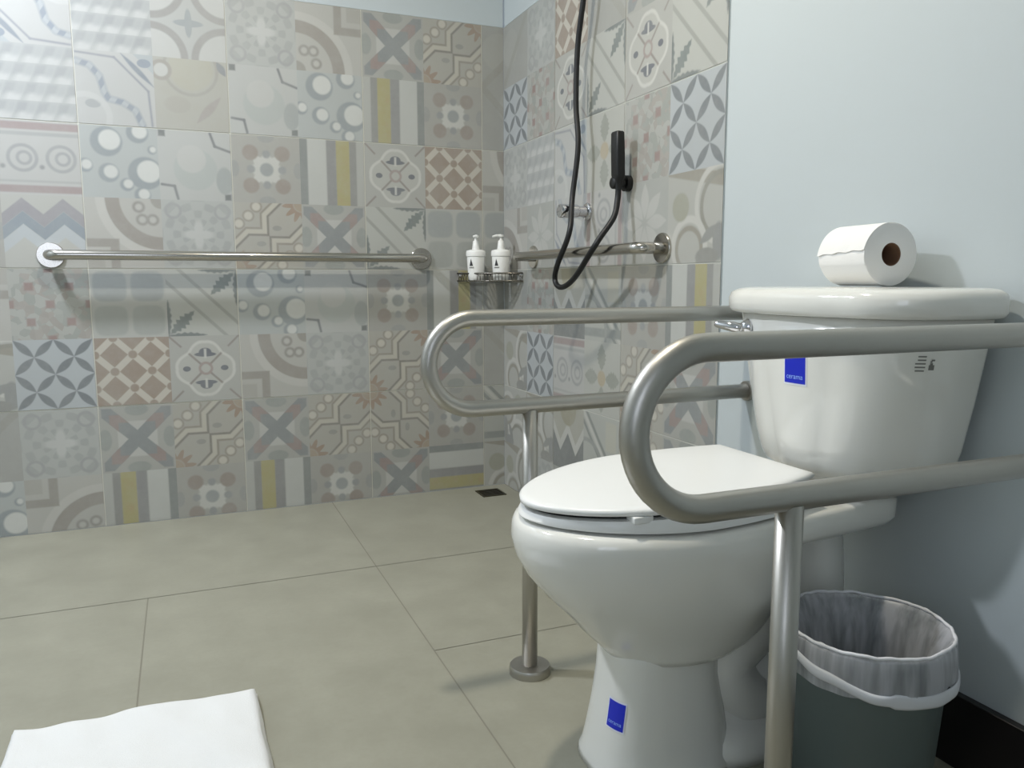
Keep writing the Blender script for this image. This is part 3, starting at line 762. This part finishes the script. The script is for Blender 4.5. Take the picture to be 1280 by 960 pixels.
for k in range(120):
    a = 2 * PI * k / 120; path.append((BX + (.1305 * BK + .0015 * noise.noise(Vector((math.cos(a) * 5, math.sin(a) * 5, 3)))) * math.cos(a), BY + (.1305 * BK + .0015 * noise.noise(Vector((math.cos(a) * 5, math.sin(a) * 5, 3)))) * math.sin(a), BZ + .008 + noise.noise(Vector((math.cos(a) * 2.2, math.sin(a) * 2.2, 6.7))) * .005 + .002 * noise.noise(Vector((math.cos(a) * 9, math.sin(a) * 9, 1)))))
tube(bm, path, [.0026 + .0014 * noise.noise(Vector((k * .5, 2, 2))) for k in range(120)], 8, True); from_bm('liner_rim', bm, mat('bag_fold_white', (212, 213, 217), .6), wb)
# the twisted, bunched hem of the bag wrapping the outside
bm = bmesh.new(); rings = []
hz = [(120, -.004), (166, -.012), (200, -.032), (234, -.049), (270, -.053), (310, -.051), (350, -.046), (385, -.042)]
for k in range(90):
    t = k / 89; ad = 120 + 265 * t; a = math.radians(ad)
    for (a0, z0), (a1, z1) in zip(hz, hz[1:]):
        if a0 <= ad <= a1: u_ = (ad - a0) / (a1 - a0); zz = z0 + (z1 - z0) * (3 * u_ * u_ - 2 * u_ ** 3)
    hv = .0075 + .0025 * noise.noise(Vector((t * 12, 0, 2))) + (.003 if ad > 240 else 0); hr = .0026 + .001 * noise.noise(Vector((t * 20, 4, 1))); r0 = .1382 * BK + .0012 * noise.noise(Vector((t * 16, 9, 1)))
    if k in (0, 89): hv, hr = .001, .0005
    rings.append([Vector((BX + (r0 + hr * math.cos(b)) * math.cos(a), BY + (r0 + hr * math.cos(b)) * math.sin(a), BZ + zz + hv * math.sin(b))) for b in [2 * PI * q / 10 for q in range(10)]])
grid_face(bm, rings); from_bm('liner_hem', bm, mat('bag_white', (206, 208, 212), .6), wb)

# ------------------------------------------------------------------ folded bath mat
matb = None
bm = bmesh.new(); nx, ny = 60, 70
def mat_sheet(x0, x1, y0, y1, zb, zt, seed, skew=0):
    top = []; bot = []
    for j in range(ny + 1):
        tr, br = [], []
        for i in range(nx + 1):
            u, v = i / nx, j / ny
            x = x0 + (x1 - x0) * u + skew * (1 - v); y = y0 + (y1 - y0) * v
            e = min(u, 1 - u, v, 1 - v); edge = min(1, e / .035); edge = math.sqrt(max(0, 1 - (1 - edge) ** 2))
            w = noise.noise(Vector((x * 7 + seed, y * 3.2 + x * 4, seed))) * .016 + noise.noise(Vector((x * 16 + y * 9, y * 7 - x * 5, seed + 3))) * .006
            if e <= 0: x += noise.noise(Vector((y * 9, 1, seed))) * .003; y += noise.noise(Vector((x * 11, 2, seed))) * .004
            tr.append(Vector((x, y, zb + (zt - zb) * (.35 + .65 * edge) + w * edge))); br.append(Vector((x, y, zb)))
        top.append(tr); bot.append(br)
    VT = [[bm.verts.new(p) for p in r] for r in top]; VB = [[bm.verts.new(p) for p in r] for r in bot]
    for j in range(ny):
        for i in range(nx):
            bm.faces.new((VT[j][i], VT[j][i + 1], VT[j + 1][i + 1], VT[j + 1][i])); bm.faces.new((VB[j][i], VB[j + 1][i], VB[j + 1][i + 1], VB[j][i + 1]))
    for j in range(ny):
        bm.faces.new((VT[j][0], VT[j + 1][0], VB[j + 1][0], VB[j][0])); bm.faces.new((VT[j][nx], VB[j][nx], VB[j + 1][nx], VT[j + 1][nx]))
    for i in range(nx):
        bm.faces.new((VT[0][i], VB[0][i], VB[0][i + 1], VT[0][i + 1])); bm.faces.new((VT[ny][i], VT[ny][i + 1], VB[ny][i + 1], VB[ny][i]))
mat_sheet(-1.487, -1.069, -1.97, -1.337, 0.0005, .014, 2.0, .012)
mat_sheet(-1.483, -1.074, -1.97, -1.343, .0145, .029, 5.0, .012)
tag(from_bm('bath_mat', bm, M['cloth']), 'folded white towelling bath mat lying on the beige floor', 'bath mat')

# ------------------------------------------------------------------ floor drain
dr = thing('floor_drain', (-.103, -.112, 0), 'small square dark floor drain in the shower corner', 'drain')
bm = bmesh.new(); a = .047
for lo, hi in (((-a, -a, 0), (a, -a + .008, .003)), ((-a, a - .008, 0), (a, a, .003)), ((-a, -a + .008, 0), (-a + .008, a - .008, .003)), ((a - .008, -a + .008, 0), (a, a - .008, .003))): box(bm, [q + w for q, w in zip(lo, dr.location)], [q + w for q, w in zip(hi, dr.location)])
from_bm('drain_frame', bm, M['drain'], dr, smooth=False)
bm = bmesh.new(); box(bm, (dr.location.x - .039, dr.location.y - .039, .0002), (dr.location.x + .039, dr.location.y + .039, .0008)); from_bm('drain_well', bm, M['hole'], dr, smooth=False)
bm = bmesh.new()
for k in range(5):
    y = dr.location.y - .028 + k * .014; box(bm, (dr.location.x - .036, y - .0025, .0009), (dr.location.x + .036, y + .0025, .0024))
from_bm('drain_grate', bm, M['drain'], dr, smooth=False)

# ------------------------------------------------------------------ corner wire shelf and bottles
sh = thing('corner_shelf', (0, 0, .812), 'small wire basket shelf in the tiled corner holding two bottles', 'shelf')
def front(r, z, n=24, b=.03):
    o = []
    for k in range(n + 1):
        a = PI + PI / 2 * k / n; o.append((r * math.cos(a) * (1 - .12 * math.sin(2 * (a - PI))), r * math.sin(a) * (1 - .12 * math.sin(2 * (a - PI))), z))
    return o
SZ, ST, SR = .812, .840, .198
for z, nm, rw in ((ST, 'top_rim', .0032), (SZ, 'lower_rim', .0026)):
    bm = bmesh.new(); f = front(SR - .004, z); tube(bm, [(-.006, -.006, z), *[(-x, -.006, z) for x in (.1,)], (-SR + .004, -.006, z)] + f[1:-1] + [(-.006, -SR + .004, z), (-.006, -.1, z)], rw, 8, True); from_bm(nm, bm, M['wire'], sh)
bm = bmesh.new(); f = front(SR - .004, 0, 22)
for k in range(1, 22):
    x, y, _ = f[k]; tube(bm, [(x, y, SZ), (x, y, ST)], .0014, 6)
from_bm('front_wires', bm, M['wire'], sh)
bm = bmesh.new()
for k in range(1, 13):
    d = .03 * k * .55
    x = -.012 - .0145 * k
    ylim = -math.sqrt(max(0, (SR * .93) ** 2 - x * x)); tube(bm, [(x, -.007, SZ), (x, ylim, SZ)], .0014, 6)
from_bm('floor_wires', bm, M['wire'], sh)
for p, ax in (((-SR + .02, 0, .835), (0, -1, 0)), ((0, -SR + .02, .835), (-1, 0, 0))):
    bm = bmesh.new(); lathe(bm, [(.011, 0), (.011, .004), (.004, .006), (.003, .01)], p, ax, 16); from_bm('wall_fixing', bm, M['chrome'], sh)
def bottle(x, y, z, rot, label):
    t = thing('pump_bottle', (x, y, z), label, 'pump bottle', 'pump bottles on the corner shelf')
    bm = bmesh.new(); lathe(bm, [(.026, 0), (.029, .003), (.0305, .02), (.034, .086), (.0335, .0885), (.0365, .090), (.0368, .106), (.034, .111), (.020, .1145), (.004, .115)], (x, y, z), (0, 0, 1), 36)
    weighted(from_bm('body', bm, M['white'], t), 50)
    bm = bmesh.new(); c, s = math.cos(rot), math.sin(rot)
    lathe(bm, [(.0145, .114), (.013, .125), (.0105, .146), (.006, .149), (.0045, .155), (.0045, .160), (.011, .161), (.0115, .166), (.009, .168)], (x, y, z), (0, 0, 1), 24)
    tube(bm, [(x, y, z + .1645), (x + c * .02, y + s * .02, z + .164), (x + c * .034, y + s * .034, z + .1605)], [.006, .005, .0038], 10)
    weighted(from_bm('pump', bm, M['white'], t), 50)
    # printed triangle mark and line of tiny print, wrapped on the body
    bm = bmesh.new(); a0 = math.radians(-112) - .55
    def on(da, h): 
        r = .0305 + (.034 - .0305) * (h - .02) / .066 + .0011; return Vector((x + r * math.cos(a0 + da), y + r * math.sin(a0 + da), z + h))
    rows = 8
    for k in range(rows):
        h0, h1 = .054 + .026 * k / rows, .054 + .026 * (k + 1) / rows; w0, w1 = .23 * (1 - k / rows), .23 * (1 - (k + 1) / rows)
        q = [bm.verts.new(p) for p in (on(.02 - w0, h0), on(.02 + w0, h0), on(.02 + w1 + .002, h1), on(.02 - w1, h1))]; bm.faces.new(q)
    for k in range(9):
        q = [bm.verts.new(p) for p in (on(-.27 + k * .07, .0455), on(-.23 + k * .07, .0455), on(-.23 + k * .07, .049 + .001 * (k % 3)), on(-.27 + k * .07, .049 + .001 * (k % 3)))]; bm.faces.new(q)
    from_bm('printed_mark', bm, M['ink'], t, smooth=False)
bottle(-.138, -.060, SZ + .0015, math.radians(-100), 'white pump bottle on the wire shelf, the left one nearer the back wall')
bottle(-.060, -.118, SZ + .0015, math.radians(-175), 'white pump bottle on the wire shelf, the right one nearer the shower hose')

# ------------------------------------------------------------------ shower fittings
hold = thing('shower_holder', (0, -.93, 1.08), 'black round wall holder gripping the black hand shower', 'holder')
bm = bmesh.new(); lathe(bm, [(.022, 0), (.022, .012), (.022, .016), (.012, .018), (.011, .026), (.017, .028), (.017, .052), (.014, .055)], (0, -.930, 1.080), (-1, 0, 0), 28); weighted(from_bm('bracket', bm, M['black'], hold), 50)
hs = thing('hand_shower', (-.06, -.944, 1.07), 'slim black hand shower hanging on a long black looping hose', 'hand shower')
bm = bmesh.new(); rings = []
def hrect(z, w, d, cx, cy, r=.005):
    o = []
    for sx, sy, a0 in ((1, 1, 0), (-1, 1, PI / 2), (-1, -1, PI), (1, -1, 1.5 * PI)):
        for k in range(5):
            a = a0 + PI / 2 * k / 4; o.append(Vector((cx + sx * (d / 2 - r) + r * math.cos(a), cy + sy * (w / 2 - r) + r * math.sin(a), z)))
    return o
for z, w, d in ((1.062, .018, .018), (1.075, .019, .02), (1.086, .024, .022), (1.092, .034, .024), (1.100, .038, .026), (1.16, .038, .026), (1.210, .038, .024), (1.214, .033, .02)):
    tt = (z - 1.06) / .165; rings.append(hrect(z, w, d, -.042 - .006 * tt, -.943 - .002 * tt))
grid_face(bm, rings); weighted(from_bm('spray_head', bm, M['black'], hs), 45)
bm = bmesh.new()
hp = smooth_path([(-.03, -.765, 1.98), (-.045, -.762, 1.75), (-.05, -.740, 1.617), (-.05, -.707, 1.493), (-.05, -.700, 1.335), (-.052, -.720, 1.21), (-.07, -.72, 1.06), (-.10, -.762, .955), (-.115, -.715, .862), (-.112, -.690, .818), (-.112, -.715, .795), (-.112, -.764, .797), (-.115, -.836, .826), (-.118, -.931, .891), (-.100, -.950, .930), (-.06, -.952, .985), (-.044, -.944, 1.035), (-.042, -.943, 1.068)], 12)
tube(bm, hp, .0082, 12); from_bm('hose', bm, M['hose'], hs)
bm = bmesh.new(); lathe(bm, [(.024, 0), (.024, .008), (.012, .012), (.011, .03), (.009, .034)], (0, -.765, 1.98), (-1, 0, 0), 24); from_bm('hose_outlet', bm, M['black'], hs)
vz = thing('shower_valve', (0, -.689, 1.022), 'chrome shower valve knob on the right tiled wall behind the hose', 'valve')
bm = bmesh.new(); lathe(bm, [(.027, 0), (.027, .005), (.024, .008)], (0, -.689, 1.022), (-1, 0, 0), 32); weighted(from_bm('escutcheon', bm, M['chrome'], vz), 50)
bm = bmesh.new(); lathe(bm, [(.017, .008), (.017, .035), (.02, .037), (.021, .042), (.021, .094), (.019, .098), (.003, .099)], (0, -.689, 1.022), (-1, 0, 0), 32); weighted(from_bm('knob', bm, M['chrome'], vz), 50)

# ------------------------------------------------------------------ lamps
def downlight(x, y, watts, rgb, label, r=.05):
    t = thing('ceiling_light', (x, y, ROOM_Z), label, 'light')
    bm = bmesh.new(); lathe(bm, [(r + .02, 0), (r + .02, .006), (r + .006, .010), (r + .004, .004)], (x, y, ROOM_Z), (0, 0, -1), 32, True, False); from_bm('lamp_trim', bm, M['trim'], t)
    bm = bmesh.new(); lathe(bm, [(r, .001), (r, .004), (.002, .0045)], (x, y, ROOM_Z), (0, 0, -1), 32); from_bm('diffuser', bm, emis('lamp_diffuser', rgb, 6), t)
    l = bpy.data.lights.new('lamp_bulb', 'AREA'); l.shape = 'DISK'; l.size = r * 2; l.energy = watts; l.color = lin(rgb)[:3]
    o = bpy.data.objects.new('lamp_bulb', l); COL.objects.link(o); o.parent = t; o.location = (0, 0, -.012)
downlight(-.86, -1.46, 19, (255, 246, 228), 'round downlight in the ceiling above the toilet')
downlight(-2.0, -.70, 40, (240, 245, 255), 'round downlight in the ceiling over the open floor', .09)

W = bpy.data.worlds.new('world'); S.world = W; W.use_nodes = True
W.node_tree.nodes['Background'].inputs[0].default_value = (.6, .7, .8, 1); W.node_tree.nodes['Background'].inputs[1].default_value = .3

# ------------------------------------------------------------------ camera
cx, cy, cz, yaw, pit, rol, f = -1.1671, -2.8814, .8577 - ZF, .3947, .1297, -.0014, 986.16
fw = Vector((math.sin(yaw) * math.cos(pit), math.cos(yaw) * math.cos(pit), -math.sin(pit))); r = Vector((math.cos(yaw), -math.sin(yaw), 0)); u = r.cross(fw)
r2 = r * math.cos(rol) + u * math.sin(rol); u2 = u * math.cos(rol) - r * math.sin(rol)
cam = bpy.data.cameras.new('camera'); co = bpy.data.objects.new('camera', cam); COL.objects.link(co)
co.matrix_world = Matrix(((r2.x, u2.x, -fw.x, cx), (r2.y, u2.y, -fw.y, cy), (r2.z, u2.z, -fw.z, cz), (0, 0, 0, 1)))
cam.sensor_width = 36; cam.lens = f / 1280 * 36; cam.clip_start = .02
S.camera = co
S.view_settings.view_transform = 'Standard'; S.view_settings.look = 'None'; S.view_settings.gamma = 1; S.view_settings.use_curve_mapping = False
S.view_settings.exposure = 0.17
